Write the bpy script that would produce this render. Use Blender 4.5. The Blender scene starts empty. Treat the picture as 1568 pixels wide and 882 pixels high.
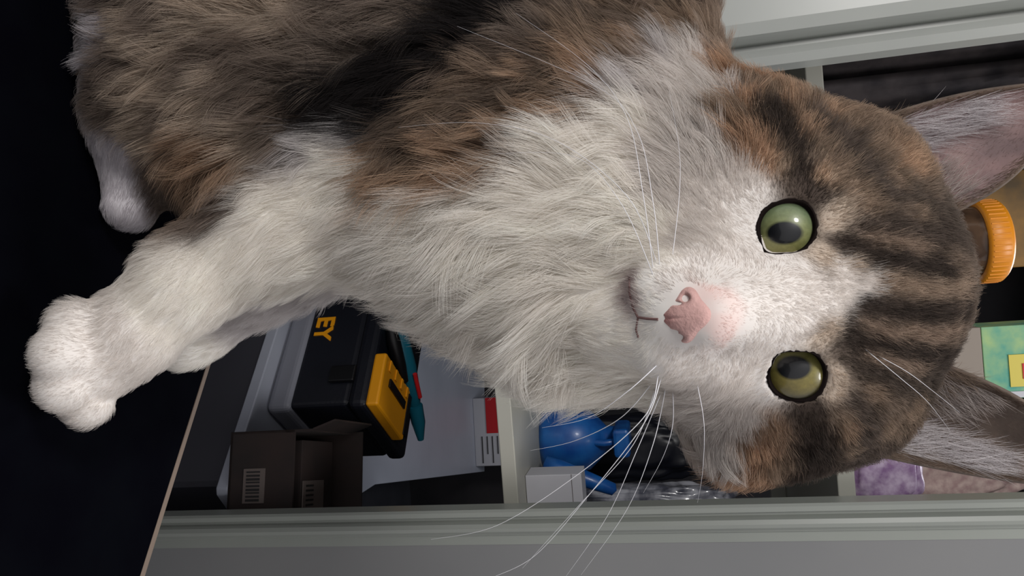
import bpy, bmesh, math, random
import numpy as np
from mathutils import Vector, Matrix, kdtree
from mathutils.bvhtree import BVHTree
rng=np.random.default_rng(7); random.seed(7)
sc=bpy.context.scene
try:
    sc.view_settings.view_transform='Standard'
except Exception: pass
COL=sc.collection
# ---------------------------------------------------------------- camera
CAMZ=1.02; TABLE=0.75
pch=math.radians(11); rol=math.radians(4.5)
F=Vector((0,math.cos(pch),-math.sin(pch))); U=Vector((0,math.sin(pch),math.cos(pch))); L=Vector((-1,0,0))
CX=U*math.cos(rol)-L*math.sin(rol); CY=U*math.sin(rol)+L*math.cos(rol)
CP=Vector((0,0,CAMZ))
cd=bpy.data.cameras.new('camera'); cam=bpy.data.objects.new('camera',cd); COL.objects.link(cam)
m=Matrix((CX,CY,-F)).transposed().to_4x4(); m.translation=CP
cam.matrix_world=m; cd.lens=26; cd.sensor_width=36; cd.clip_start=0.01
sc.camera=cam
FP=1132.4
def ray(u,v): return F+CX*((u-784)/FP)-CY*((v-441)/FP)
def P(u,v,d): return CP+ray(u,v)*d
def PY(u,v,y):
    r=ray(u,v); return CP+r*(y/r.y)
def PZ(u,v,z):
    r=ray(u,v); return CP+r*((z-CAMZ)/r.z)
# ---------------------------------------------------------------- materials
def lin(c):
    c=np.asarray(c,dtype=float)/255
    return np.where(c<=0.04045,c/12.92,((c+0.055)/1.055)**2.4)
def rgba(c): return tuple(float(x) for x in lin(c))+(1,)
def mat(name,c,rough=.5,noise=0,nscale=20,c2=None,bump=0,metal=0,coat=0,trans=0,spec=.5):
    m=bpy.data.materials.new(name); m.use_nodes=True; nt=m.node_tree; b=nt.nodes['Principled BSDF']
    b.inputs['Base Color'].default_value=rgba(c); b.inputs['Roughness'].default_value=rough
    b.inputs['Metallic'].default_value=metal; b.inputs['Coat Weight'].default_value=coat
    b.inputs['Transmission Weight'].default_value=trans; b.inputs['Specular IOR Level'].default_value=spec
    if c2 is not None or bump:
        tc=nt.nodes.new('ShaderNodeTexCoord'); n=nt.nodes.new('ShaderNodeTexNoise'); n.inputs['Scale'].default_value=nscale
        n.inputs['Detail'].default_value=5
        nt.links.new(tc.outputs['Object'],n.inputs['Vector'])
        if c2 is not None:
            r=nt.nodes.new('ShaderNodeValToRGB'); r.color_ramp.elements[0].position=.35; r.color_ramp.elements[1].position=.65
            r.color_ramp.elements[0].color=rgba(c); r.color_ramp.elements[1].color=rgba(c2)
            nt.links.new(n.outputs['Fac'],r.inputs['Fac']); nt.links.new(r.outputs['Color'],b.inputs['Base Color'])
        if bump:
            bp=nt.nodes.new('ShaderNodeBump'); bp.inputs['Strength'].default_value=bump; bp.inputs['Distance'].default_value=.002
            nt.links.new(n.outputs['Fac'],bp.inputs['Height']); nt.links.new(bp.outputs['Normal'],b.inputs['Normal'])
    return m
def empty(name,loc=(0,0,0),rz=0):
    o=bpy.data.objects.new(name,None); COL.objects.link(o); o.location=loc; o.rotation_euler=(0,0,rz); o.empty_display_size=.05; return o
def mesh_obj(name,verts,faces,mt=None,parent=None,smooth=False):
    me=bpy.data.meshes.new(name); me.from_pydata([tuple(v) for v in verts],[],faces); me.update()
    bm=bmesh.new(); bm.from_mesh(me); bmesh.ops.recalc_face_normals(bm,faces=bm.faces); bm.to_mesh(me); bm.free()
    o=bpy.data.objects.new(name,me); COL.objects.link(o)
    if mt: me.materials.append(mt)
    if smooth:
        for p in me.polygons: p.use_smooth=True
    if parent: o.parent=parent
    return o
def box(name,lo,hi,mt,parent=None,bev=.002,rz=0,seg=2):
    lo=Vector(lo);hi=Vector(hi); c=(lo+hi)/2; h=(hi-lo)/2
    vs=[(sx*h.x,sy*h.y,sz*h.z) for sx in(-1,1) for sy in(-1,1) for sz in(-1,1)]
    fs=[(0,1,3,2),(4,6,7,5),(0,4,5,1),(2,3,7,6),(0,2,6,4),(1,5,7,3)]
    o=mesh_obj(name,vs,fs,mt,parent); o.location=c; o.rotation_euler=(0,0,rz)
    if bev:
        b=o.modifiers.new('b','BEVEL'); b.width=bev; b.segments=seg
    return o
def prism(name,poly,z0,z1,mt,parent=None,bev=0):
    n=len(poly); vs=[(x,y,z0) for x,y in poly]+[(x,y,z1) for x,y in poly]
    fs=[tuple(range(n-1,-1,-1)),tuple(range(n,2*n))]+[(i,(i+1)%n,n+(i+1)%n,n+i) for i in range(n)]
    o=mesh_obj(name,vs,fs,mt,parent)
    if bev:
        b=o.modifiers.new('b','BEVEL'); b.width=bev; b.segments=2
    return o
def lathe(name,prof,mt,parent=None,loc=(0,0,0),n=40,rot=(0,0,0)):
    vs=[];fs=[]
    for r,z in prof:
        for i in range(n):
            a=2*math.pi*i/n; vs.append((r*math.cos(a),r*math.sin(a),z))
    for j in range(len(prof)-1):
        for i in range(n): fs.append((j*n+i,j*n+(i+1)%n,(j+1)*n+(i+1)%n,(j+1)*n+i))
    o=mesh_obj(name,vs,fs,mt,parent,True); o.location=loc; o.rotation_euler=rot; return o
def tube(name,pts_list,rads,mt,parent=None,cyclic=False,res=3):
    cu=bpy.data.curves.new(name,'CURVE'); cu.dimensions='3D'; cu.bevel_depth=1; cu.bevel_resolution=res; cu.use_fill_caps=True
    for pts,rr in zip(pts_list,rads):
        s=cu.splines.new('POLY'); s.points.add(len(pts)-1)
        for i,p in enumerate(pts):
            s.points[i].co=(*p,1); s.points[i].radius=rr[i] if hasattr(rr,'__len__') else rr
        s.use_cyclic_u=cyclic
    o=bpy.data.objects.new(name,cu); COL.objects.link(o); cu.materials.append(mt)
    if parent:o.parent=parent
    return o
def bag(name,c,size,mt,seed=0,parent=None,rz=0):
    bm=bmesh.new(); bmesh.ops.create_icosphere(bm,subdivisions=5,radius=1)
    r=random.Random(seed); ph=[(Vector((r.uniform(-1,1),r.uniform(-1,1),r.uniform(-1,1))).normalized()*r.uniform(3,11),r.uniform(0,6)) for _ in range(16)]
    for v in bm.verts:
        p=v.co.copy(); n=sum(abs(math.sin(p.dot(k)+f)) for k,f in ph)/16-.6
        q=Vector((math.copysign(abs(p.x)**.6,p.x),math.copysign(abs(p.y)**.6,p.y),math.copysign(abs(p.z)**.7,p.z)))
        q*=1+n*.5
        v.co=Vector((q.x*size[0]/2,q.y*size[1]/2,max(q.z,-.88)*size[2]/2))
    me=bpy.data.meshes.new(name); bm.to_mesh(me); bm.free()
    for p in me.polygons:p.use_smooth=True
    o=bpy.data.objects.new(name,me); COL.objects.link(o); me.materials.append(mt); o.location=(c[0],c[1],c[2]+size[2]*.44+.0005); o.rotation_euler=(0,0,rz)
    if parent:o.parent=parent
    return o
# ================================================================= ROOM
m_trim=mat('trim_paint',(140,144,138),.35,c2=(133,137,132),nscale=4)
m_wall=mat('wall_paint',(126,126,126),.32,c2=(118,119,120),nscale=3)
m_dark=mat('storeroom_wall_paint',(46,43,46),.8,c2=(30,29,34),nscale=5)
m_floor=mat('floor_vinyl',(44,45,52),.6,c2=(34,35,42),nscale=12)
m_white=mat('white_laminate',(156,160,172),.4,c2=(148,152,164),nscale=6)
WY=.95; WT=.02
box('floor',(-1.6,-.9,-.06),(1.6,2.9,0),m_floor,bev=0)
prism('wall_left_of_doorway',[(-1.6,WY),(-.31,WY),(-.31,WY+WT),(-1.6,WY+WT)],0,2.5,m_wall)
prism('wall_right_of_doorway',[(.335,WY),(1.6,WY),(1.6,WY+WT),(.335,WY+WT)],0,2.5,m_wall)
prism('wall_over_doorway',[(-.31,WY),(.335,WY),(.335,WY+WT),(-.31,WY+WT)],2.1,2.5,m_wall)
def trimprof(x0,s):
    pts=[(0,WT),(0,-.006),(.003,-.009),(.009,-.009),(.011,-.004),(.014,-.004),(.017,-.013),(.022,-.016),(.027,-.014),(.030,-.005),(.034,-.005),(.036,-.001),(.048,-.001),(.048,WT)]
    return [(x0+s*a,WY+b) for a,b in pts]
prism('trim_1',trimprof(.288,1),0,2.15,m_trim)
pl=[(0,WT),(0,-.012),(.010,-.018),(.020,-.012),(.024,.004),(.030,.004),(.036,-.022),(.05,-.026),(.085,-.026),(.09,0),(.09,WT)]
prism('trim_2',[(-.243-a,WY+b) for a,b in pl],0,2.15,mat('trim_paint_lit',(160,163,158),.35,c2=(152,155,151),nscale=4))  # lighter copy of the trim paint, light put into its colour
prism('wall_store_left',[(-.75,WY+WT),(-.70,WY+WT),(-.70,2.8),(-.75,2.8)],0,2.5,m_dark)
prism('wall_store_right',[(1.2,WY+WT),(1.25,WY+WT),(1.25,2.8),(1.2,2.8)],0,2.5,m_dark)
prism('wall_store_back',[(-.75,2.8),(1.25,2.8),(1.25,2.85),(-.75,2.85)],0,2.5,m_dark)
box('ceiling',(-1.6,-.9,2.5),(1.6,2.9,2.55),m_wall,bev=0)
# ---- table
ang=math.atan2(-.574,.819)
table=empty('table',(0.0155,.415,0),ang)
m_blk=mat('black_laminate',(6,7,12),.85,c2=(4,4,9),nscale=30,spec=.015)
m_band=mat('edge_band',(112,96,84),.6)
m_leg=mat('table_leg_metal',(30,30,34),.4,metal=.6)
box('top',(-.62,-.85,TABLE-.028),(.62,0,TABLE),m_blk,table,bev=.0)
box('edge_band',(-.62,.0,TABLE-.028),(.62,.0034,TABLE+.0004),m_band,table,bev=.0004)
for i,(x,y) in enumerate([(-.57,-.8),(-.57,-.05),(.57,-.8),(.57,-.05)]):
    box('leg_%d'%i,(x-.02,y-.02,0),(x+.02,y+.02,TABLE-.028),m_leg,table)
# ---- low cabinet (white top)
ZB=CAMZ-.65
A=[PZ(445,440,ZB),PZ(330,735,ZB),PZ(345,850,ZB),PZ(575,742,ZB),PZ(742,722,ZB),PZ(742,560,ZB),PZ(560,420,ZB)]
A=[(p.x,min(p.y,2.75)) for p in A]
lowcab=empty('low_cabinet')
poly=[A[0],(A[1][0]+.02,1.0),(.275,1.0),(.40,1.1),A[3],A[4],A[5],(-.3,1.6)]
prism('top',poly,ZB-.02,ZB,m_white,lowcab,bev=.002)
cx=sum(p[0] for p in poly)/len(poly); cy=sum(p[1] for p in poly)/len(poly)
prism('body',[(cx+(x-cx)*.93,cy+(y-cy)*.93) for x,y in poly],0,ZB-.02,mat('cabinet_side',(60,60,68),.6),lowcab)
# ---- toolbox
c0=PZ(404,628,ZB)
tb=empty('toolbox',(c0.x,c0.y,ZB),math.radians(-38))
m_tb=mat('toolbox_plastic',(17,19,28),.45,bump=.2,nscale=200)
m_tg=mat('toolbox_grey',(120,122,132),.5)
m_ty=mat('toolbox_yellow',(225,150,15),.45)
m_tk=mat('toolbox_black',(10,10,13),.4)
box('base',(-.42,0,0),(0,.21,.045),m_tg,tb,bev=.012,seg=4)
box('body',(-.415,.004,.04),(-.005,.204,.145),m_tb,tb,bev=.008,seg=3)
box('lid',(-.42,0,.145),(0,.21,.178),m_tb,tb,bev=.010,seg=3)
box('latch_plate',(-.075,-.006,.105),(-.045,.0,.150),m_tk,tb,bev=.002)
box('organizer_lid',(-.10,.002,.176),(-.002,.135,.198),m_ty,tb,bev=.004)
box('organizer_grip',(-.065,.03,.198),(-.05,.11,.202),m_tk,tb,bev=.001)
box('organizer_hinge',(-.09,.125,.18),(-.01,.14,.2),m_tk,tb,bev=.001)
for i in range(4): box('organizer_rib_%d'%i,(-.095,.02+i*.03,.198),(-.075,.028+i*.03,.201),m_ty,tb,bev=.001)
tube('handle',[[(-.34,.1,.178),(-.33,.1,.200),(-.32,.1,.21),(-.24,.1,.21),(-.23,.1,.200),(-.22,.1,.178)]],[.008],m_tk,tb)
tx=bpy.data.curves.new('lettering','FONT'); tx.body='EY'; tx.size=.046; tx.extrude=.0010; tx.offset=.0012
to=bpy.data.objects.new('lettering',tx); COL.objects.link(to); tx.materials.append(m_ty); to.parent=tb
to.location=(-.185,.003,.055); to.rotation_euler=(math.pi/2,0,0)
m_teal=mat('pliers_grip',(18,92,112),.35); m_red=mat('red_plastic',(190,30,35),.4)
pl_=empty('pliers',(c0.x,c0.y,ZB+.180),math.radians(-38))
tube('grip_1',[[(-.20,.01,.012),(-.165,.05,.014),(-.13,.10,.016),(-.10,.15,.016),(-.09,.18,.014)]],[[.009,.016,.018,.015,.009]],m_teal,pl_)
tube('grip_2',[[(-.165,-.0,.012),(-.14,.03,.014),(-.115,.07,.016),(-.10,.10,.018)]],[[.007,.012,.011,.006]],m_tk,pl_)
tube('jaws',[[(-.09,.17,.016),(-.07,.20,.016),(-.05,.23,.014)]],[[.014,.013,.006]],m_teal,pl_)
tube('grip_stripe',[[(-.115,.10,.034),(-.095,.15,.031)]],[.004],m_red,pl_)
# ---- cardboard box
m_card=mat('cardboard',(46,34,31),.85,c2=(33,26,25),nscale=15); m_label=mat('label_paper',(98,88,84),.6)
m_ink=mat('ink',(30,28,28),.7)
b0=PZ(333,728,ZB)
cb=empty('cardboard_box',(b0.x+.028,1.0,ZB),math.radians(-14))
D_,H_=.14,.135
box('bottom',(-.085,0,0),(.055,D_,.004),m_card,cb,bev=0)
box('front',(-.085,0,0),(.055,.004,H_-.03),m_card,cb,bev=0)
box('rear',(-.085,D_-.004,0),(.055,D_,H_+.02),m_card,cb,bev=0)
box('side_left',(-.085,0,0),(-.081,D_,H_),m_card,cb,bev=0)
box('side_right',(.051,0,0),(.055,D_,H_),m_card,cb,bev=0)
fl=mesh_obj('flap',[(-.083,0,H_),(-.083,D_,H_),(-.095,D_,H_+.035),(-.095,0,H_+.035)],[(0,1,2,3)],m_card,cb); fl.modifiers.new('s','SOLIDIFY').thickness=.003
box('label',(-.03,-.001,.025),(.02,.0,.06),m_label,cb,bev=0)
for i in range(9): box('bar_%d'%i,(-.026+i*.005,-.0016,.03),(-.0238+i*.005+(i%3)*.0006,-.001,.052),m_ink,cb,bev=0)
box('contents_book',(-.07,.02,.004),(.045,.125,.108),m_card,cb,bev=.001)
box('packing_slip',(-.01,.022,.109),(.045,.09,.111),m_label,cb,bev=0)
for i in range(6): box('slip_bar_%d'%i,(-.004+i*.007,.03,.111),(-.001+i*.007,.055,.1115),m_ink,cb,bev=0)
# ---- red & white carton
m_wc=mat('white_card',(185,185,192),.6); m_rc=mat('red_card',(185,22,32),.5)
q=PZ(742,655,ZB)
rc_=empty('medicine_carton',(q.x-.01,2.46,ZB),math.radians(-6))
box('carton_white',(-.12,0,0),(.11,.08,.24),m_wc,rc_,bev=.002)
box('red_panel',(-.12,-.002,.045),(.0,-.0,.235),m_rc,rc_,bev=0)
box('red_panel_upper',(.0,-.002,.115),(.11,-.0,.235),m_rc,rc_,bev=0)
for i in range(5): box('print_%d'%i,(.01,-.002,.098-i*.018),(.10-(i%2)*.03,-.001,.101-i*.018),m_ink,rc_,bev=0)
# ---- shelves
m_shelf=mat('shelf_laminate',(176,174,164),.4,c2=(168,168,158),nscale=5)
Z1=CAMZ-.215; Z2=CAMZ+.235
for z in(Z1,Z2):
    s_=empty('shelf')
    box('board',(-.32,1.03,z-.022),(.45,1.50,z),m_shelf,s_,bev=.0015)
    box('rear_cleat',(-.32,1.48,z-.05),(.45,1.50,z-.022),m_shelf,s_,bev=.0015)
m_blue=mat('blue_plastic',(28,98,170),.35,c2=(18,72,145),nscale=30,coat=.1)
q=PY(885,672,1.29)
sb=empty('spray_bottle',(q.x,1.29,Z1))
lathe('bottle_body',[(0,0),(.052,0),(.058,.010),(.058,.055),(.053,.080),(.034,.10),(.020,.112),(.020,.125),(0,.125)],m_blue,sb)
box('trigger_head',(-.024,-.055,.125),(.024,.035,.152),m_blue,sb,bev=.006)
tube('trigger',[[(0,-.034,.126),(0,-.043,.11),(0,-.034,.09)]],[.006],m_blue,sb)
q=PY(930,735,1.16)
bh=lathe('dish_brush',[(0,0),(.014,.002),(.016,.03),(.013,.08),(.010,.12),(0,.125)],m_blue,None,(q.x-.02,1.195,Z1+.012),rot=(0,math.radians(22),0))
q=PY(880,748,1.10)
wc=empty('small_white_carton',(q.x,1.09,Z1))
box('carton',(-.024,0,0.0005),(.03,.05,.085),mat('carton_white',(190,190,196),.5),wc,bev=.001)
box('carton_flap',(-.024,-.001,.07),(.03,.0,.0705),m_label,wc,bev=0)
m_bk=mat('dark_bag_plastic',(18,20,30),.4)
bag('bin_bag',(PY(970,690,1.42).x-.005,1.425,Z1),(.12,.085,.30),m_bk,3)
m_clear=mat('clear_plastic_film',(165,167,176),.25,c2=(80,82,94),nscale=45,coat=.5)
bag('plastic_bag',(PY(1050,758,1.30).x+.02,1.30,Z1),(.08,.07,.33),m_clear,5)
m_pur=mat('purple_film',(132,100,142),.35,c2=(190,172,196),nscale=70); m_rice=mat('rice_bag_film',(215,192,184),.4,c2=(180,150,148),nscale=90)
bag('lavender_sachet_bag',(.285,1.085,Z2),(.085,.07,.10),m_pur,8)
bag('rice_bag',(.30,1.21,Z2),(.13,.09,.31),m_rice,9)
m_glass=mat('jar_glass',(110,85,65),.1,trans=.4,c2=(55,42,36),nscale=25); m_lid=mat('jar_lid',(215,135,25),.4)
q=PY(1530,368,1.12); jr=empty('storage_jar',(q.x,1.12,Z2))
hz=PY(1514,368,1.07).z-Z2; hz2=PY(1554,368,1.07).z-Z2
lathe('glass',[(0,0),(.05,0),(.054,.01),(.054,hz-.035),(.050,hz-.01),(.050,hz)],m_glass,jr)
lathe('lid',[(.0,hz),(.054,hz),(.057,hz+.004),(.057,hz2-.004),(.053,hz2),(0,hz2)],m_lid,jr)
for i in range(48):
    a=i*math.pi/24; box('lid_rib_%d'%i,(.0568*math.cos(a)-.0008,.0568*math.sin(a)-.0008,hz+.004),(.0568*math.cos(a)+.0008,.0568*math.sin(a)+.0008,hz2-.006),m_lid,jr,bev=0)
q=PY(1535,550,1.12)
tb_z=PY(1505,550,1.07).z
cc=empty('cereal_carton',(q.x,1.07,Z2)); box('carton',(-.05,0,0),(.05,.1,tb_z-Z2-.0),mat('beige_card',(135,125,115),.6),cc,bev=.001); box('carton_band',(-.05,-.001,.05),(.05,.0,.08),m_label,cc,bev=0)
tea=empty('tea_box',(q.x,1.07,tb_z))
box('box',(-.05,0,0.0005),(.045,.07,.10),mat('tea_green',(60,145,130),.45,c2=(150,180,120),nscale=28),tea,bev=.001)
box('label_yellow',(-.012,-.0015,.03),(.03,0,.09),mat('tea_yellow',(200,185,80),.4),tea,bev=0)
box('label_red',(.0,-.0025,.045),(.02,-.0015,.085),m_rc,tea,bev=0)
box('label_white',(.036,-.0015,.01),(.044,0,.08),m_wc,tea,bev=0)
jc=empty('juice_carton',(q.x+.052,1.08,Z2)); box('carton',(0,0,0),(.045,.06,tb_z-Z2+.04),mat('juice_print',(190,95,50),.5,c2=(90,130,60),nscale=35),jc,bev=.001)
box('carton_top',(.01,.01,tb_z-Z2+.04),(.035,.05,tb_z-Z2+.055),m_wc,jc,bev=.001)
yc=empty('yellow_carton',(PY(1530,300,1.36).x-.04,1.36,Z2)); box('carton',(0,0,0),(.16,.08,PY(1530,300,1.36).z+.06-Z2),mat('yellow_card',(150,108,32),.5,c2=(80,60,26),nscale=12),yc,bev=.002)
box('label',(.02,-.001,.1),(.12,0,.3),m_label,yc,bev=0)
vs=[];fs=[];n=40
for j in range(20):
    for i in range(n):
        x=-.62+i/(n-1)*.52; z=2.0-j/19*1.3
        vs.append((x,1.75+.03*math.sin(i*.9+j*.1)+.015*math.sin(i*2.1),z))
for j in range(19):
    for i in range(n-1): fs.append((j*n+i,j*n+i+1,(j+1)*n+i+1,(j+1)*n+i))
cu_=mesh_obj('hanging_curtain',vs,fs,mat('dark_fabric',(76,69,70),.9,c2=(36,33,37),nscale=14),None,True); cu_.modifiers.new('s','SOLIDIFY').thickness=.004

# ================================================================= CAT
cat=empty('cat')
def v3(p): return np.array(p[:])
prims=[]
def R(g,u1,v1,d1,r1,u2=None,v2=None,d2=None,r2=None):
    a=v3(P(u1,v1,d1))
    if u2 is None: prims.append((g,a,a,r1,r1))
    else: prims.append((g,a,v3(P(u2,v2,d2)),r1,r2))
# torso
R('B',376,-30,.400,.072, 620,-20,.415,.082)
R('B',620,-20,.415,.082, 905,-20,.41,.053)
R('B',620,60,.395,.070, 780,190,.37,.058)
R('B',905,-20,.41,.053, 960,180,.365,.048)
R('B',560,160,.37,.048, 700,230,.36,.050)
R('B',330,120,.385,.054, 480,200,.375,.046)
R('B',270,200,.378,.028, 420,270,.368,.036)
# chest and neck
R('B',580,300,.350,.033, 740,338,.34,.044)
R('B',740,338,.34,.044, 890,425,.325,.044)
R('B',780,230,.36,.054, 1050,300,.335,.048)
R('B',890,415,.33,.044, 1080,430,.33,.052)
# near fore-leg
R('L',560,305,.345,.030, 420,355,.335,.0235)
R('L',420,355,.335,.0235, 290,428,.328,.0180)
R('L',290,428,.328,.0180, 200,510,.326,.0168)
R('L',200,510,.326,.0168, 155,540,.3255,.0190)
R('T',130,552,.322,.0190)
for (u,v,d,r) in[(115,503,.314,.0120),(96,543,.307,.0125),(99,588,.311,.0120),(132,615,.321,.0110)]:
    R('T',u,v,d,r)
# far fore-leg
R('L',500,372,.37,.021, 400,445,.39,.0150)
R('L',400,445,.39,.0150, 310,508,.398,.0125)
R('L',310,508,.398,.0125, 278,526,.392,.0140)
# hind foot
R('L',230,200,.378,.022, 200,312,.372,.0125)
# head
R('H',1235,437,.320,.055)
R('H',1285,300,.325,.036); R('H',1280,583,.325,.034)
R('H',1160,255,.325,.034); R('H',1160,610,.325,.034)
R('H',1330,438,.318,.035)
R('H',1230,350,.297,.026); R('H',1245,570,.297,.026)
R('H',1100,480,.300,.036)
R('M',1190,466,.275,.020, 1085,482,.2495,.0115)
R('M',1022,455,.262,.0150); R('M',1022,522,.264,.0145)
R('M',1040,484,.2535,.0085)
R('M',1075,440,.270,.018); R('M',1075,525,.272,.018)
R('M',965,497,.275,.0145)
KK={'B':.03,'L':.012,'T':.0025,'H':.02,'M':.008}
def smin(a,b,k):
    h=np.maximum(k-np.abs(a-b),0)/k
    return np.minimum(a,b)-h*h*k*.25
def sdf(p):
    gs={}
    for g,a,b,ra,rb in prims:
        ba=b-a; l=float(ba@ba)
        pa=p-a
        if l<1e-12: d=np.linalg.norm(pa,axis=1)-ra
        else:
            t=np.clip(pa@ba/l,0,1); d=np.linalg.norm(pa-t[:,None]*ba,axis=1)-(ra+(rb-ra)*t)
        gs[g]=d if g not in gs else smin(gs[g],d,KK[g])
    f=smin(gs['H'],gs['M'],.014)
    f2=smin(gs['B'],smin(gs['L'],gs['T'],.005),.016)
    return smin(f,f2,.02)
def grad(p,e=4e-4):
    g=np.zeros_like(p)
    for i in range(3):
        q=p.copy(); q[:,i]+=e; q2=p.copy(); q2[:,i]-=e
        g[:,i]=(sdf(q)-sdf(q2))/(2*e)
    return g/np.maximum(np.linalg.norm(g,axis=1),1e-9)[:,None]
bm=bmesh.new()
for g,a,b,ra,rb in prims:
    L_=np.linalg.norm(b-a); n=1 if L_<1e-6 else max(2,int(L_/(min(ra,rb)*.35))+1)
    for i in range(n):
        t=i/(n-1) if n>1 else 0
        c=a+(b-a)*t
        bmesh.ops.create_icosphere(bm,subdivisions=3,radius=ra+(rb-ra)*t,matrix=Matrix.Translation(Vector(c)))
me=bpy.data.meshes.new('tmp'); bm.to_mesh(me); bm.free()
tmp=bpy.data.objects.new('tmp',me); COL.objects.link(tmp)
md=tmp.modifiers.new('r','REMESH'); md.mode='VOXEL'; md.voxel_size=.0022
dg=bpy.context.evaluated_depsgraph_get(); bmesh_me=bpy.data.meshes.new_from_object(tmp.evaluated_get(dg))
bpy.data.objects.remove(tmp)
body=bpy.data.objects.new('body',bmesh_me); COL.objects.link(body); body.parent=cat
me=body.data
nv=len(me.vertices); V=np.zeros(nv*3); me.vertices.foreach_get('co',V); V=V.reshape(-1,3)
ne=len(me.edges); E=np.zeros(ne*2,dtype=int); me.edges.foreach_get('vertices',E); E=E.reshape(-1,2)
deg=np.bincount(E.ravel(),minlength=nv)[:,None]
def lap(V):
    s=np.zeros_like(V); np.add.at(s,E[:,0],V[E[:,1]]); np.add.at(s,E[:,1],V[E[:,0]]); return s/np.maximum(deg,1)
for it in range(5):
    V=V*.5+lap(V)*.5
    V=V-grad(V)*sdf(V)[:,None]
V[:,2]=np.maximum(V[:,2],TABLE+.0005)
me.vertices.foreach_set('co',V.ravel()); me.update()
for p in me.polygons:p.use_smooth=True
tris0=[tuple(p.vertices) for p in me.polygons]
bvh=BVHTree.FromPolygons([Vector(x) for x in V],tris0)
def hit(u,v):
    r=ray(u,v).normalized(); h=bvh.ray_cast(CP,r)
    return h[0],h[1]
# eye openings : slightly almond outline with a pointed inner corner towards the nose
def lidshape(t,sg):
    t=np.asarray(t,dtype=float); inner=-sg*math.radians(128)
    d1=np.abs((t-inner+math.pi)%(2*math.pi)-math.pi); d2=np.abs((t-inner)%(2*math.pi)-math.pi)
    return .955+.20*np.exp(-(d1/.34)**2)+.09*np.exp(-(d2/.5)**2)
eyes=[]
for nm,u,v,rr_ in(('eye_left',1205,347,44.5),('eye_right',1221,576,44.5)):
    h,n=hit(u,v); gz=(CP-h).normalized()
    axis=(n.normalized()*.35+gz*.65).normalized()
    dd=(h-CP).length; ro=rr_*dd/1132*.92
    re=ro*1.25
    eyes.append((nm,h,axis,ro,re,gz))
def eye_polar(X,h,axis,nm):
    sg=1 if 'left' in nm else -1; x=(CX-axis*CX.dot(axis)).normalized(); y=axis.cross(x)
    rel=X-np.array(h); ax=rel@np.array(axis); rr=np.linalg.norm(rel-ax[:,None]*np.array(axis),axis=1)
    return ax,rr,lidshape(np.arctan2(rel@np.array(y),rel@np.array(x)),sg)
for nm,h,axis,ro,re,gz in eyes:
    a=np.array(axis); ax,rr,shp=eye_polar(V,h,axis,nm); q=rr/(ro*shp*1.02)
    m_=(q<1)&(np.abs(ax)<.02)
    V[m_]-=a[None,:]*(.012*(1-q[m_]**8))[:,None]
me.vertices.foreach_set('co',V.ravel()); me.update()
def eye_mat(name,cin,cmid,cout,pupil,R0):
    m=bpy.data.materials.new(name); m.use_nodes=True; nt=m.node_tree; b=nt.nodes['Principled BSDF']; N=nt.nodes.new; Lk=nt.links.new
    tc=N('ShaderNodeTexCoord')
    def length(sx,sy):
        vm=N('ShaderNodeVectorMath'); vm.operation='MULTIPLY'; vm.inputs[1].default_value=(sx,sy,0); Lk(tc.outputs['Object'],vm.inputs[0])
        l=N('ShaderNodeVectorMath'); l.operation='LENGTH'; Lk(vm.outputs[0],l.inputs[0]); return l.outputs['Value']
    rl=length(1/R0,1/R0)
    r=N('ShaderNodeValToRGB'); e=r.color_ramp.elements; e[0].position=.3; e[0].color=rgba(cin); e[1].position=1; e[1].color=(.004,.004,.003,1)
    x=e.new(.62); x.color=rgba(cmid); x=e.new(.82); x.color=rgba(cout); x=e.new(.92); x.color=rgba([c*.5 for c in cout])
    Lk(rl,r.inputs['Fac'])
    ns=N('ShaderNodeTexNoise'); ns.inputs['Scale'].default_value=700; Lk(tc.outputs['Object'],ns.inputs['Vector'])
    sx=N('ShaderNodeSeparateXYZ'); Lk(tc.outputs['Object'],sx.inputs[0])
    mr=N('ShaderNodeMapRange'); mr.inputs[1].default_value=-.007; mr.inputs[2].default_value=.007; Lk(sx.outputs['Y'],mr.inputs[0])
    mx=N('ShaderNodeMix'); mx.data_type='RGBA'; mx.blend_type='MULTIPLY'; mx.inputs[0].default_value=1
    g=N('ShaderNodeValToRGB'); g.color_ramp.elements[0].color=(1.12,1.0,.66,1); g.color_ramp.elements[1].color=(.80,.90,.84,1); Lk(mr.outputs[0],g.inputs['Fac'])
    Lk(r.outputs['Color'],mx.inputs[6]); Lk(g.outputs['Color'],mx.inputs[7])
    mn=N('ShaderNodeMix'); mn.data_type='RGBA'; mn.blend_type='MULTIPLY'; mn.inputs[0].default_value=.45; Lk(mx.outputs[2],mn.inputs[6]); Lk(ns.outputs['Fac'],mn.inputs[7])
    pl=length(1/pupil[0],1/pupil[1]); pm=N('ShaderNodeMapRange'); pm.inputs[1].default_value=.88; pm.inputs[2].default_value=1.10; Lk(pl,pm.inputs[0])
    mp=N('ShaderNodeMix'); mp.data_type='RGBA'; mp.inputs[6].default_value=(.003,.004,.006,1); Lk(pm.outputs[0],mp.inputs[0]); Lk(mn.outputs[2],mp.inputs[7])
    Lk(mp.outputs[2],b.inputs['Base Color']); b.inputs['Roughness'].default_value=.4; b.inputs['Coat Weight'].default_value=.4; b.inputs['Coat Roughness'].default_value=.05
    return m
em=[eye_mat('iris_left',(150,154,112),(146,152,112),(122,132,100),(.0062,.0042),.0122),eye_mat('iris_right',(134,127,80),(130,124,74),(106,102,64),(.0060,.0044),.0122)]
m_rim=mat('eye_rim_skin',(26,20,19),.9,spec=.05)
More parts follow.
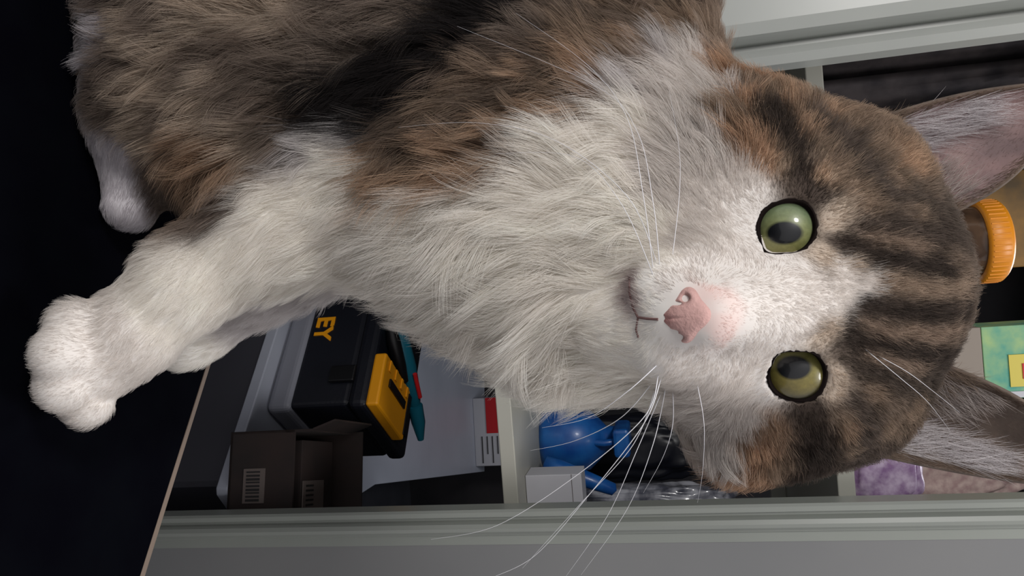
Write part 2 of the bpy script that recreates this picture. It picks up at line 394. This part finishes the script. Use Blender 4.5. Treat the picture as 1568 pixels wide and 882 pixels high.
for (nm,h,axis,ro,re,gz),mm in zip(eyes,em):
    bm=bmesh.new(); bmesh.ops.create_uvsphere(bm,u_segments=48,v_segments=32,radius=re)
    me2=bpy.data.meshes.new(nm); bm.to_mesh(me2); bm.free()
    for p in me2.polygons:p.use_smooth=True
    o=bpy.data.objects.new(nm,me2); COL.objects.link(o); me2.materials.append(mm); 
    z=gz; x=(CX-z*CX.dot(z)).normalized(); y=z.cross(x)
    M=Matrix((x,y,z)).transposed().to_4x4(); M.translation=h-axis*(re*.985); o.matrix_world=M; o.parent=cat
    ax=axis; x=(CX-ax*CX.dot(ax)).normalized(); y=ax.cross(x)
    sg=1 if 'left' in nm else -1
    vs=[];fs=[];NL=72; ec=h-axis*(re*.985)
    for k_ in range(4):
        for i in range(NL):
            t=2*math.pi*i/NL; rr=ro*float(lidshape(t,sg))*(1.08,1.01,.95,.905)[k_]
            q=h+x*math.cos(t)*rr+y*math.sin(t)*rr*1.02
            hh=bvh.ray_cast(q+ax*.03,-ax); s=hh[0] if hh[0] else q
            rad2=(q-ec)-ax*((q-ec).dot(ax)); w2=max(re*re-rad2.length_squared,0)**.5; e_=ec+rad2+ax*(w2+.00015)
            if k_==0: p=s-ax*.0006
            elif k_==1: p=s+ax*.0003
            elif k_==2: p=s*.45+e_*.55
            else: p=e_
            vs.append(p)
    for k_ in range(3):
        for i in range(NL): fs.append((k_*NL+i,k_*NL+(i+1)%NL,(k_+1)*NL+(i+1)%NL,(k_+1)*NL+i))
    mesh_obj(nm+'_lid',vs,fs,m_rim,cat,True)
# ---------- colour samples on the coat
Wh=(250,246,240); Wh_dim=(230,224,219); Br=(156,136,118); Dk=(76,66,60); Gb=(140,123,109); Tn=(184,156,132); Bk=(40,36,36); Lg=(192,176,160)
cs=[]
def C(col,*pts):
    for u,v in pts:
        c=col
        if col is Wh and (u>1010 or u<215): c=Wh_dim  # white dimmed in the colour on face and paw, to even out the light
        cs.append((u,v,c))
def LN(col,*pts,step=11):
    for (u1,v1),(u2,v2) in zip(pts[:-1],pts[1:]):
        n=max(1,int(math.hypot(u2-u1,v2-v1)/step))
        for i in range(n+1): t=i/n; cs.append((u1+(u2-u1)*t,v1+(v2-v1)*t,col))
C(Wh,(1110,470),(1150,445),(1200,460),(1250,455),(1300,435),(1330,432),(1160,490),(1020,440),(1030,540),(980,560),(940,440),(900,500),(1100,400),(1060,370),(1100,320),(1130,300),(1030,300),(1090,250),(1050,200),(1030,150),(1060,110),(980,200),(900,250),(850,300),(780,330),(700,330),(640,330),(600,380),(700,430),(800,430),(850,520),(900,600),(960,640),(1020,640),(1060,690),(1090,620),(1130,600),(1120,560),(1100,640),(560,260),(520,240),(500,290),(480,400),(420,330),(360,380),(300,430),(230,470),(180,500),(130,550),(80,540),(100,600),(560,440),(640,480),(720,540),(800,580),(270,550),(1140,520),(1145,370),(1135,410),(1140,560),(1080,580),(1150,640),(1050,560),(1290,408),(1270,470),(1240,490),(1230,430),(1140,340),(1150,280),(1000,400),(1000,600),(940,330),(930,550),(1120,680),(1090,730),(1030,700),(980,680),(1160,600),(1170,400),(1170,530),(1185,420),(1190,520),(1080,520),(1090,430),(1110,160),(1090,140),(960,180),(880,230),
(985,430),(950,430),(985,395),(950,390),(1000,350),(900,350),(920,400),(945,480),(940,540),(990,520),(960,580),(1000,470),(975,340),(1020,250),(960,270))
C((218,213,212),(380,480),(430,450),(560,200),(480,215),(1010,90),(960,150))
C((232,208,202),(1112,468),(1108,490),(1098,512),(1092,445))
C((192,176,174),(966,455),(963,432))
# brown of the head
C(Br,(1150,130),(1130,190),(1180,150),(1240,150),(1290,190),(1260,230),(1300,250),(1340,230),(1370,280),(1400,330),(1200,250),(1280,270),(1330,320),(1290,640),(1330,600),(1300,680),(1200,700),(1350,650),(1400,610),(1380,200),(1320,290))
C((188,156,130),(1125,120),(1140,165),(1170,125),(1155,225),(1160,680),(1150,720),(1190,740),(1172,250))
C(Tn,(1390,250),(1255,270),(1175,650),(1300,650),(1230,200),(1210,160),(1270,180))
C(Gb,(1420,300),(1440,440),(1240,245),(1270,640),(1450,400),(1460,470),(1450,520),(1400,560),(1380,320),(1360,620))
LN(Dk,(1175,183),(1205,205),(1222,235),(1232,268),(1252,300))
LN(Dk,(1278,368),(1320,382),(1372,402),(1445,412)); LN((98,86,78),(1325,345),(1380,350),(1445,355))
LN(Dk,(1328,470),(1370,476),(1400,480),(1465,478)); LN(Dk,(1300,516),(1345,525),(1380,534),(1445,545))
LN((92,81,73),(1292,548),(1340,568),(1420,588)); LN((104,92,83),(1390,300),(1440,320))
LN(Dk,(1248,628),(1262,655),(1252,690),(1230,715)); LN((104,92,84),(1310,610),(1320,660),(1300,710))
LN((104,92,84),(1290,230),(1330,270),(1370,300)); LN((112,99,90),(1250,185),(1300,215))
LN((172,152,134),(1352,430),(1400,438),(1460,442),step=14); LN((160,140,124),(1330,500),(1390,508),(1450,512),step=14); LN((160,140,124),(1330,545),(1400,565),step=14); LN((158,138,122),(1330,364),(1400,378),step=14)
C(Lg,(1275,345),(1266,385),(1285,325),(1280,570),(1278,598),(1262,505),(1305,400))
# body
C(Br,(1040,40),(1000,40),(960,90),(900,70),(860,150),(800,180),(740,210),(660,250),(620,230),(700,160),(760,120),(940,20),(1000,90))
C(Tn,(640,262),(700,225),(770,185),(850,165),(910,130),(980,80),(820,120),(880,100),(350,230),(330,215),(300,250),(720,245),(300,210),(600,240))
LN((122,107,95),(640,215),(700,185),(780,150),(860,110),step=18); LN((122,107,95),(900,40),(980,50),step=18)
C((124,109,98),(840,80),(900,30),(780,90),(700,110),(980,10),(880,10),(1020,10),(460,170),(430,60))
C(Bk,(490,165),(520,150),(550,130),(590,120),(640,110),(680,90),(570,160),(600,90),(660,130),(700,60),(745,50),(570,195),(640,70),(540,175),(610,150),(790,30),(740,20))
C((144,130,119),(820,60),(580,40),(520,60),(500,110),(640,20),(420,110),(400,160),(450,200),(520,20))
C(Lg,(340,40),(280,80),(240,140),(300,150),(360,110),(220,60),(400,20),(250,210),(340,180),(430,30),(390,200),(220,200),(480,30),(210,120),(200,30))
C((172,149,129),(265,265),(290,290),(330,280),(280,240),(320,300))
C((136,122,112),(370,80),(310,100),(260,40),(380,140),(260,310),(240,330),(330,320),(200,100),(280,180),(175,130),(180,80),(190,10),(160,20),(170,160),(190,170),(240,280))
C((215,210,214),(158,60),(165,40),(178,225),(165,300),(185,320),(178,260),(195,330),(165,240))
fl_=[(1120,450,1,-.3,2),(1120,500,1,.3,2),(1090,480,1,0,1.2),(1020,455,-.7,-.5,3),(1020,530,-.6,.6,3),(1060,430,-.2,-1,3),(1055,540,-.2,1,3),(950,500,-1,0,6),(1180,460,1,0,3),(1300,440,1,0,5),(1400,440,1,0,7),
(1265,330,1,-.4,5),(1275,575,1,.4,5),(1205,280,.3,-1,5),(1220,650,.3,1,6),(1150,340,-.2,-1,4),(1160,590,-.1,1,5),(1150,400,.1,-1,3),(1165,520,.1,1,3),(1100,200,-.5,-1,17),(1120,700,-.5,1,17),(1060,350,-.6,-.8,7),(1050,620,-.6,.8,11),(1200,150,.2,-1,11),(1230,710,.2,1,11),(1300,200,.7,-.7,9),(1320,670,.7,.7,9),(1450,440,1,0,8),(1370,350,1,-.3,7),(1370,530,1,.3,7),
(950,350,-1,-.1,23),(950,600,-.8,.6,20),(900,250,-1,-.1,28),(1000,150,-.9,-.4,25),(1050,90,-.5,-.9,18),(850,450,-.9,.35,30),(850,580,-.7,.7,23),(700,350,-.95,.25,31),(700,500,-.75,.65,25),(600,300,-.9,.4,27),(560,430,-.8,.5,19),(480,300,-.9,.35,17),(500,440,-.8,.6,17),
(400,375,-.85,.5,13),(400,300,-.9,.3,14),(280,445,-.8,.6,11),(190,520,-.8,.6,7),(120,560,-1,.1,3.5),(90,550,-1,.1,3),(270,550,-1,0,5),(400,480,-.8,.6,8),
(800,120,-1,.25,20),(950,60,-.9,.2,20),(1020,20,-.9,-.2,20),(650,200,-.95,.35,24),(600,80,-.95,.2,24),(450,120,-1,.25,25),(350,200,-.9,.5,26),(250,150,-.95,.2,19),(200,60,-.95,.05,17),(180,300,-.4,.9,4),(330,40,-1,.1,23),(260,300,-.6,.8,11)]
def S2(u,v,du,dv,*_): return CX*du-CY*dv
cp=[];cc_=[]
for u,v,c in cs:
    h,n=hit(u,v)
    if h is not None: cp.append(h[:]); cc_.append(lin(c))
cp=np.array(cp); cc_=np.array(cc_)
fp=[];fd=[];fln=[]
for u,v,du,dv,l in fl_:
    h,n=hit(u,v)
    if h is not None:
        w=(S2(u,v,du,dv)).normalized(); fp.append(h[:]); fd.append(w[:]); fln.append(l*.001)
fp=np.array(fp);fd=np.array(fd);fln=np.array(fln)
def idw(p,pts,vals,eps,pw,chunk=20000):
    out=np.zeros((len(p),vals.shape[1]))
    for i in range(0,len(p),chunk):
        q=p[i:i+chunk]
        d2=(q**2).sum(1)[:,None]+(pts**2).sum(1)[None,:]-2*q@pts.T
        w=1/(np.maximum(d2,0)+eps*eps)**pw
        out[i:i+chunk]=w@vals/w.sum(1)[:,None]
    return out
vc=idw(V,cp,cc_,.002,2.5)
ca=me.color_attributes.new('Col','FLOAT_COLOR','POINT')
ca.data.foreach_set('color',np.concatenate([vc*.95,np.ones((nv,1))],1).ravel())
m_skin=bpy.data.materials.new('coat_undercoat'); m_skin.use_nodes=True; nt=m_skin.node_tree; b=nt.nodes['Principled BSDF']
at=nt.nodes.new('ShaderNodeAttribute'); at.attribute_name='Col'; nt.links.new(at.outputs['Color'],b.inputs['Base Color']); b.inputs['Roughness'].default_value=.9; b.inputs['Specular IOR Level'].default_value=.1
me.materials.clear(); me.materials.append(m_skin)
# ---------- nose pad : sculpted patch following the muzzle surface
NC_=(1056,482)
npoly=[(1006,489),(1016,498),(1030,514),(1041,526),(1052,529),(1062,523),(1071,511),(1084,500),(1093,489),(1093,475),(1084,464),(1073,452),(1065,441),(1054,435),(1043,440),(1033,454),(1020,472),(1010,482)]
def bound(a):
    dx,dy=math.cos(a),math.sin(a); best=30
    for (x1,y1),(x2,y2) in zip(npoly,npoly[1:]+npoly[:1]):
        ex,ey=x2-x1,y2-y1; den=dx*ey-dy*ex
        if abs(den)<1e-9: continue
        t=((x1-NC_[0])*ey-(y1-NC_[1])*ex)/den; s=((x1-NC_[0])*dy-(y1-NC_[1])*dx)/den
        if t>0 and -1e-6<=s<=1+1e-6: best=t
    return best
nA,nR=72,30; bd=[bound(2*math.pi*i/nA) for i in range(nA)]
for _ in range(2): bd=[(bd[i-1]+2*bd[i]+bd[(i+1)%nA])/4 for i in range(nA)]
vs=[];cols=[];fs=[]
def ga(u,v,cu,cv,su,sv): return math.exp(-((u-cu)/su)**2-((v-cv)/sv)**2)
for j in range(nR+1):
    for i in range(nA):
        a=2*math.pi*i/nA; r=bd[i]*j/nR; u=NC_[0]+math.cos(a)*r; v=NC_[1]+math.sin(a)*r
        h,n=hit(u,v); s=j/nR
        ht=.0015*(1-s**3)-.0010*s**6
        ht+=.0009*ga(u,v,1058,448,12,11)+.0009*ga(u,v,1050,519,12,9)
        n1=ga(u,v,1050,457,5.5,5.5)+.7*ga(u,v,1038,465,7,2.5); n2=ga(u,v,1041,516,6,4)+.7*ga(u,v,1033,508,6,2.5)
        ht-=.0034*min(1,n1)+.0028*min(1,n2)+.0008*ga(u,v,1020,487,20,2.2)
        dirn=(n*.4-ray(u,v).normalized()*.6).normalized()
        vs.append(h+dirn*ht)
        c=np.array(lin((212,170,164)))*(1-.08*s); c=c*(1-np.array([.25,.40,.38])*ga(u,v,1014,489,16,12))
        c=c*(1-.86*min(1,n1**1.3))*(1-.80*min(1,n2**1.3)); cols.append([*c,1])
for j in range(nR):
    for i in range(nA): fs.append((j*nA+i,j*nA+(i+1)%nA,(j+1)*nA+(i+1)%nA,(j+1)*nA+i))
mn_=bpy.data.meshes.new('nose'); mn_.from_pydata([tuple(v) for v in vs],[],fs); mn_.update()
for p in mn_.polygons:p.use_smooth=True
ca=mn_.color_attributes.new('Col','FLOAT_COLOR','POINT'); ca.data.foreach_set('color',np.array(cols).ravel())
no=bpy.data.objects.new('nose',mn_); COL.objects.link(no); no.parent=cat
m_n=mat('nose_leather',(220,150,150),.6,nscale=900,bump=.25,spec=.25); nt=m_n.node_tree; at=nt.nodes.new('ShaderNodeAttribute'); at.attribute_name='Col'; nt.links.new(at.outputs['Color'],nt.nodes['Principled BSDF'].inputs['Base Color'])
mn_.materials.append(m_n)
nosev=np.array([tuple(v) for v in vs])
def surf_line(pts,off=.0):
    out=[]
    for (u,v) in pts:
        h,n=hit(u,v)
        if h is not None: out.append(h+n*off)
    return out
def dens(pts,n=6):
    o=[]
    for a,b in zip(pts[:-1],pts[1:]):
        for i in range(n): t=i/n; o.append((a[0]+(b[0]-a[0])*t,a[1]+(b[1]-a[1])*t))
    return o+[pts[-1]]
ml1=dens([(1008,489),(990,488),(977,486),(969,470),(964,448),(964,425)])
ml2=dens([(977,487),(974,505),(978,518)])
m_mouth=mat('lip_skin',(120,90,88),.8)
tube('mouth',[surf_line(ml1),surf_line(ml2)],[[.00045]*len(ml1),[.0004]*len(ml2)],m_mouth,cat)
mouth_pts=np.array([p[:] for p in surf_line(ml1)+surf_line(ml2)])
# ---------- fur roots
me.calc_loop_triangles(); nt_=len(me.loop_triangles); T=np.zeros(nt_*3,dtype=int); me.loop_triangles.foreach_get('vertices',T); T=T.reshape(-1,3)
VN=np.zeros(nv*3); me.vertices.foreach_get('normal',VN); VN=VN.reshape(-1,3)
a,b_,c_=V[T[:,0]],V[T[:,1]],V[T[:,2]]
area=.5*np.linalg.norm(np.cross(b_-a,c_-a),axis=1); cen=(a+b_+c_)/3; tn=VN[T].mean(1)
toc=np.array(CP)-cen; toc/=np.linalg.norm(toc,axis=1)[:,None]; fac=(tn*toc).sum(1)
wt=area*np.where(fac>-.3,1,.15)
Ht=v3(P(1230,440,.30)); dh=np.linalg.norm(cen-Ht,axis=1); wt*=np.where(dh<.085,2.2,1.0)
NH=340000
idx=rng.choice(nt_,NH,p=wt/wt.sum()); r1=np.sqrt(rng.random(NH)); r2=rng.random(NH)
bc=np.stack([1-r1,r1*(1-r2),r1*r2],1)
Pt=(V[T[idx]]*bc[:,:,None]).sum(1); Nn=(VN[T[idx]]*bc[:,:,None]).sum(1); Nn/=np.linalg.norm(Nn,axis=1)[:,None]
keep=Pt[:,2]>TABLE+.002
for nm,h,axis,ro,re,gz in eyes:
    ax,rr,shp=eye_polar(Pt,h,axis,nm)
    keep&=~((rr<ro*1.05*shp)&(np.abs(ax)<.03))
nkd=kdtree.KDTree(len(nosev))
for i,q in enumerate(nosev): nkd.insert(q,i)
nkd.balance()
nc0=nosev.mean(0); cand=np.where(np.linalg.norm(Pt-nc0,axis=1)<.03)[0]
nrm=np.array(-ray(*NC_).normalized())
for k_ in cand:
    q,i,d=nkd.find(Pt[k_]+nrm*.001)
    if d<.0020 and i< nA*(nR-1): keep[k_]=False
    if i<nA*(nR-1):
        dv=Pt[k_]-np.array(q); lat=dv-nrm*(dv@nrm)
        if np.linalg.norm(lat)<.0006: keep[k_]=False
for q in mouth_pts: keep&=np.linalg.norm(Pt-q,axis=1)>.0008
Pt=Pt[keep];Nn=Nn[keep];N=len(Pt)
flow=idw(Pt,fp,np.concatenate([fd,fln[:,None]],1),.008,2)
D=flow[:,:3]; Ln=flow[:,3]*rng.uniform(.55,1.2,N)
for nm,h,axis,ro,re,gz in eyes:
    dd=np.linalg.norm(Pt-np.array(h),axis=1); s=np.clip((dd-ro)/(.012),0,1); Ln=Ln*(.35+.65*s)
    rad=Pt-np.array(h); rad-= (rad@np.array(axis))[:,None]*np.array(axis); rad/=np.maximum(np.linalg.norm(rad,axis=1),1e-6)[:,None]
    D=D+rad*((1-s)*1.3)[:,None]
D=D-(D*Nn).sum(1)[:,None]*Nn; D/=np.maximum(np.linalg.norm(D,axis=1),1e-6)[:,None]
NC=N//36; ci=rng.choice(N,NC,replace=False); kd=kdtree.KDTree(NC)
for i,k_ in enumerate(ci): kd.insert(Pt[k_],i)
kd.balance()
near=np.array([kd.find(p)[1] for p in Pt])
NB=max(8,NC//14); cb_=rng.choice(NC,NB,replace=False); kb=kdtree.KDTree(NB)
for i,k_ in enumerate(cb_): kb.insert(Pt[ci[k_]],i)
kb.balance(); nb_=np.array([kb.find(Pt[k_])[1] for k_ in ci])
cper=rng.normal(0,1,(NC,3))*.15+(rng.normal(0,1,(NB,3))*.23)[nb_]; clen=rng.uniform(.82,1.18,NC)
longf=np.clip(Ln/.018,.4,1.2)
bend=(rng.normal(0,1,(NC,3))*.23)[near]*longf[:,None]
D=D+cper[near]*longf[:,None]+rng.normal(0,.15,(N,3))
D=D-(D*Nn).sum(1)[:,None]*Nn*.9; D/=np.maximum(np.linalg.norm(D,axis=1),1e-6)[:,None]
Ln=Ln*clen[near]
lift=np.clip(.38+Ln*8,.35,.60)
def strands(Pt,Nn,D,Ln,lift,K=6,bend=None):
    pos=np.zeros((len(Pt),K,3)); pos[:,0]=Pt-Nn*.0005
    for k in range(1,K):
        t=(k-1)/(K-2)
        d=Nn*(lift*(1-t)+.02)[:,None]+D*(.55+.45*t)
        if bend is not None: d=d+bend*t
        d/=np.linalg.norm(d,axis=1)[:,None]
        pos[:,k]=pos[:,k-1]+d*(Ln/(K-1))[:,None]
    return pos
K=6
pos=strands(Pt,Nn,D,Ln,lift,K,bend)
croot=ci[near]; clong=np.clip((Ln-.004)/.010,0,1)*.46
tt=np.linspace(0,1,K)
pull=(pos[croot]-pos)*(clong[:,None]*tt[None,:]**1.5)[:,:,None]
pos=pos+pull
pos[:,:,2]=np.maximum(pos[:,:,2],TABLE+.0008)
hc=idw(Pt+rng.normal(0,.0011,(N,3)),cp,cc_,.0011,3.0)
br=rng.uniform(.78,1.18,N)*(.9+.1*rng.normal(0,1,NC))[near].clip(.75,1.2)
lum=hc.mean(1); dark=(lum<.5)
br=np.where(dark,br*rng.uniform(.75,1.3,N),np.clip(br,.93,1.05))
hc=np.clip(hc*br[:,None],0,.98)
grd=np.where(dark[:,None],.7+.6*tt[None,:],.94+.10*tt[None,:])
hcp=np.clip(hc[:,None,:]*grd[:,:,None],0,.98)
rad=np.interp(Ln,[.002,.02],[.000050,.000064])[:,None]*np.array([1,1,.9,.75,.5,.15])[None,:]
ALLP=[pos];ALLC=[hcp];ALLR=[rad]
# ---------- ears
m_ear=mat('ear_inner_skin',(142,116,114),.7,c2=(112,93,93),nscale=60,bump=.3)
m_earb=mat('ear_back_fur',(104,90,80),.9,c2=(80,69,62),nscale=90)
def ear(name,A,B,Tp,cup,ncol,b1=.10,b2=.10):
    A=P(*A);B=P(*B);Tp=P(*Tp); nS,nT=26,30; back=F
    vs=[];fs=[]
    wid=(B-A)
    for j in range(nT):
        t=-.12+1.12*j/(nT-1)
        ea=A.lerp(Tp,t); eb=B.lerp(Tp,t); bul=math.sin(math.pi*max(t,0))
        ea=ea-wid*bul*b1; eb=eb+wid*bul*b2
        for i in range(nS):
            s=i/(nS-1); p=ea.lerp(eb,s)+back*cup*math.sin(math.pi*s)**.8*(1-max(t,0)**2)
            vs.append(p)
    for j in range(nT-1):
        for i in range(nS-1): fs.append((j*nS+i,j*nS+i+1,(j+1)*nS+i+1,(j+1)*nS+i))
    me_=bpy.data.meshes.new(name); me_.from_pydata([tuple(v) for v in vs],[],fs); me_.materials.append(m_ear); me_.materials.append(m_earb)
    for p in me_.polygons:p.use_smooth=True
    me_.update()
    o=bpy.data.objects.new(name,me_); COL.objects.link(o); o.parent=cat
    flip=me_.polygons[200].normal.dot(-F)<0
    sm=o.modifiers.new('s','SOLIDIFY'); sm.thickness=.0016; sm.offset=1 if flip else -1; sm.material_offset=1; sm.material_offset_rim=1
    VV=np.array([tuple(v) for v in vs]).reshape(nT,nS,3)
    def at(s,t):
        x=s*(nS-1); y=t*(nT-1); i=np.clip(x.astype(int),0,nS-2); j=np.clip(y.astype(int),0,nT-2); fx=(x-i)[:,None]; fy=(y-j)[:,None]
        return (VV[j,i]*(1-fx)+VV[j,i+1]*fx)*(1-fy)+(VV[j+1,i]*(1-fx)+VV[j+1,i+1]*fx)*fy
    def add(s,t,ds,dt,ln,col,lf,nz_=.15,rr=.00006):
        n=len(s); p=at(s,t); e=.03; q=at(np.clip(s+ds*e,0,1),np.clip(t+dt*e,0,1)); d=q-p+rng.normal(0,1e-5,(n,3)); d/=np.linalg.norm(d,axis=1)[:,None]; d+=rng.normal(0,nz_,(n,3)); d/=np.linalg.norm(d,axis=1)[:,None]
        nn=np.tile(-np.array(F),(n,1)); L0=ln*rng.uniform(.6,1.15,n)
        ps=strands(p,nn,d,L0,np.full(n,lf),K)
        c=np.clip(lin(col)[None,None,:]*rng.uniform(.75,1.2,n)[:,None,None]*(.8+.3*tt)[None,:,None],0,.95)
        ALLP.append(ps);ALLC.append(np.repeat(c,1,0)*np.ones((n,K,3)));ALLR.append(np.full((n,1),rr)*np.array([1,1,.9,.75,.5,.15])[None,:])
    n=2800
    for s0,sg in((0,-1),(1,1)):
        s=np.abs(s0-np.abs(rng.normal(0,.035,n)).clip(0,.12)); add(s,rng.uniform(0.05,.98,n),np.full(n,sg*.5),np.full(n,1.),.0035,ncol,.3)
    add(rng.uniform(.1,.9,4000),rng.uniform(0.1,.95,4000),np.full(4000,0.),np.full(4000,1.),.003,(158,138,132),.15,.3,.00004)
    return add
e1=ear('ear_left',(1340,185,.322),(1430,335,.312),(1650,125,.318),.016,(138,120,106),.08,.20)
e2=ear('ear_right',(1322,690,.325),(1450,562,.312),(1700,752,.322),.016,(128,111,99),.05,.16)
for e in(e1,e2):
    n=700; s=rng.uniform(.06,.40,n); e(s,rng.uniform(.1,.6,n),np.full(n,.55),np.full(n,1.),.021,(225,220,222),.45,.22,.00006)
    n=700; s=rng.uniform(.6,.95,n); e(s,rng.uniform(.0,.35,n),np.full(n,-.4),np.full(n,1.),.014,(200,190,185),.45,.25,.00006)
    n=3600; e(rng.uniform(.0,1,n),rng.uniform(.02,.22,n),np.full(n,0.),np.full(n,1.),.009,(142,125,111),.5,.3,.00007)
pos=np.concatenate(ALLP);hcp=np.concatenate(ALLC);rad=np.concatenate(ALLR); N=len(pos)
hd=bpy.data.hair_curves.new('fur'); hd.add_curves([K]*N)
hd.attributes['position'].data.foreach_set('vector',pos.astype(np.float32).ravel())
ra=hd.attributes.get('radius') or hd.attributes.new('radius','FLOAT','POINT'); ra.data.foreach_set('value',rad.astype(np.float32).ravel())
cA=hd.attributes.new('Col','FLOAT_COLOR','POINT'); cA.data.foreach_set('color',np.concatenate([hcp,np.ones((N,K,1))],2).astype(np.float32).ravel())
m_fur=bpy.data.materials.new('fur'); m_fur.use_nodes=True; nt=m_fur.node_tree; b=nt.nodes['Principled BSDF']
at=nt.nodes.new('ShaderNodeAttribute'); at.attribute_name='Col'; nt.links.new(at.outputs['Color'],b.inputs['Base Color']); b.inputs['Roughness'].default_value=.65; b.inputs['Specular IOR Level'].default_value=.15
tr=nt.nodes.new('ShaderNodeBsdfTranslucent'); nt.links.new(at.outputs['Color'],tr.inputs['Color']); mx=nt.nodes.new('ShaderNodeMixShader'); mx.inputs[0].default_value=.47
nt.links.new(b.outputs[0],mx.inputs[1]); nt.links.new(tr.outputs[0],mx.inputs[2]); nt.links.new(mx.outputs[0],nt.nodes['Material Output'].inputs['Surface'])
hd.materials.append(m_fur)
ho=bpy.data.objects.new('fur',hd); COL.objects.link(ho); ho.parent=cat
print('HAIRS',N)
# ---------- whiskers
m_wh=mat('whisker',(235,235,240),.35)
wl=[];wr=[]
def wh(u0,v0,pts,r=.00020):
    h,n=hit(u0,v0)
    if h is None: return
    d0=(h-CP).dot(F); ctrl=[h]+[P(u,v,d0+dd) for u,v,dd in pts]
    out=[];c=[ctrl[0]]+ctrl+[ctrl[-1]]
    for i in range(1,len(c)-2):
        for k_ in range(10):
            t=k_/10; p0,p1,p2,p3=c[i-1],c[i],c[i+1],c[i+2]
            out.append(.5*((2*p1)+(-p0+p2)*t+(2*p0-5*p1+4*p2-p3)*t*t+(-p0+3*p1-3*p2+p3)*t**3))
    out.append(ctrl[-1]); wl.append(out); wr.append([r*(1-.85*i/(len(out)-1)) for i in range(len(out))])
wh(1008,575,[(985,640,.0),(880,730,.01),(760,805,.02),(660,826,.03)])
wh(1012,580,[(985,650,.0),(900,760,.01),(820,850,.02),(755,884,.02)])
wh(1005,590,[(970,680,.0),(890,770,.01),(800,870,.02)])
wh(1000,585,[(950,640,.0),(880,675,.01),(812,690,.02)])
wh(1015,595,[(975,690,.0),(930,790,.01),(865,885,.02)])
wh(1020,590,[(1000,680,.0),(960,780,.01),(890,880,.02)])
wh(1030,595,[(1030,650,.0),(1015,700,.01),(985,755,.02)])
wh(1068,590,[(1078,650,.0),(1076,720,.01),(1068,770,.02)],.00015)
wh(1005,560,[(960,600,.0),(900,640,.01),(830,655,.02)])
wh(1000,410,[(985,300,.0),(960,180,.01),(900,100,.02),(790,20,.03)],.00016)
wh(1010,405,[(1000,310,.0),(975,200,.01),(910,130,.02),(700,40,.03)],.00016)
wh(1005,400,[(960,300,.0),(850,215,.01),(730,188,.02),(610,195,.03)],.00014)
wh(1030,390,[(1040,300,.0),(1040,230,.01),(1025,140,.02)],.00014)
wh(1000,420,[(950,310,.0),(880,240,.01),(760,235,.02)],.00014)
wh(1345,545,[(1390,570,-.004),(1430,600,.0),(1470,632,.005)],.00014)
wh(1325,535,[(1380,580,-.004),(1420,615,.0),(1455,660,.005)],.00014)
tube('whiskers',wl,wr,m_wh,cat,res=2)

# ================================================================= LIGHTS
def area(name,loc,target,size,power,col):
    ld=bpy.data.lights.new(name,'AREA'); ld.shape='DISK'; ld.size=size; ld.energy=power; ld.color=col
    o=bpy.data.objects.new(name,ld); COL.objects.link(o); o.location=loc
    o.rotation_euler=(Vector(target)-Vector(loc)).to_track_quat('-Z','Y').to_euler(); return o
eye=P(1210,440,.28)
area('ceiling_light',eye+Vector((-.85,-1.0,.75)),P(900,400,.33),.36,15,(1,.975,.945))
area('ambience_fill',(.5,.2,2.4),(.1,.5,.8),.5,12,(1,.98,.97))  # unseen lamp added for ambience, not a known fixture
area('store_light',(.3,1.6,2.3),(.2,1.5,.4),.5,11,(.95,.97,1))
w=bpy.data.worlds.new('world'); sc.world=w; w.use_nodes=True; w.node_tree.nodes['Background'].inputs[0].default_value=(.84,.82,.84,1); w.node_tree.nodes['Background'].inputs[1].default_value=.68
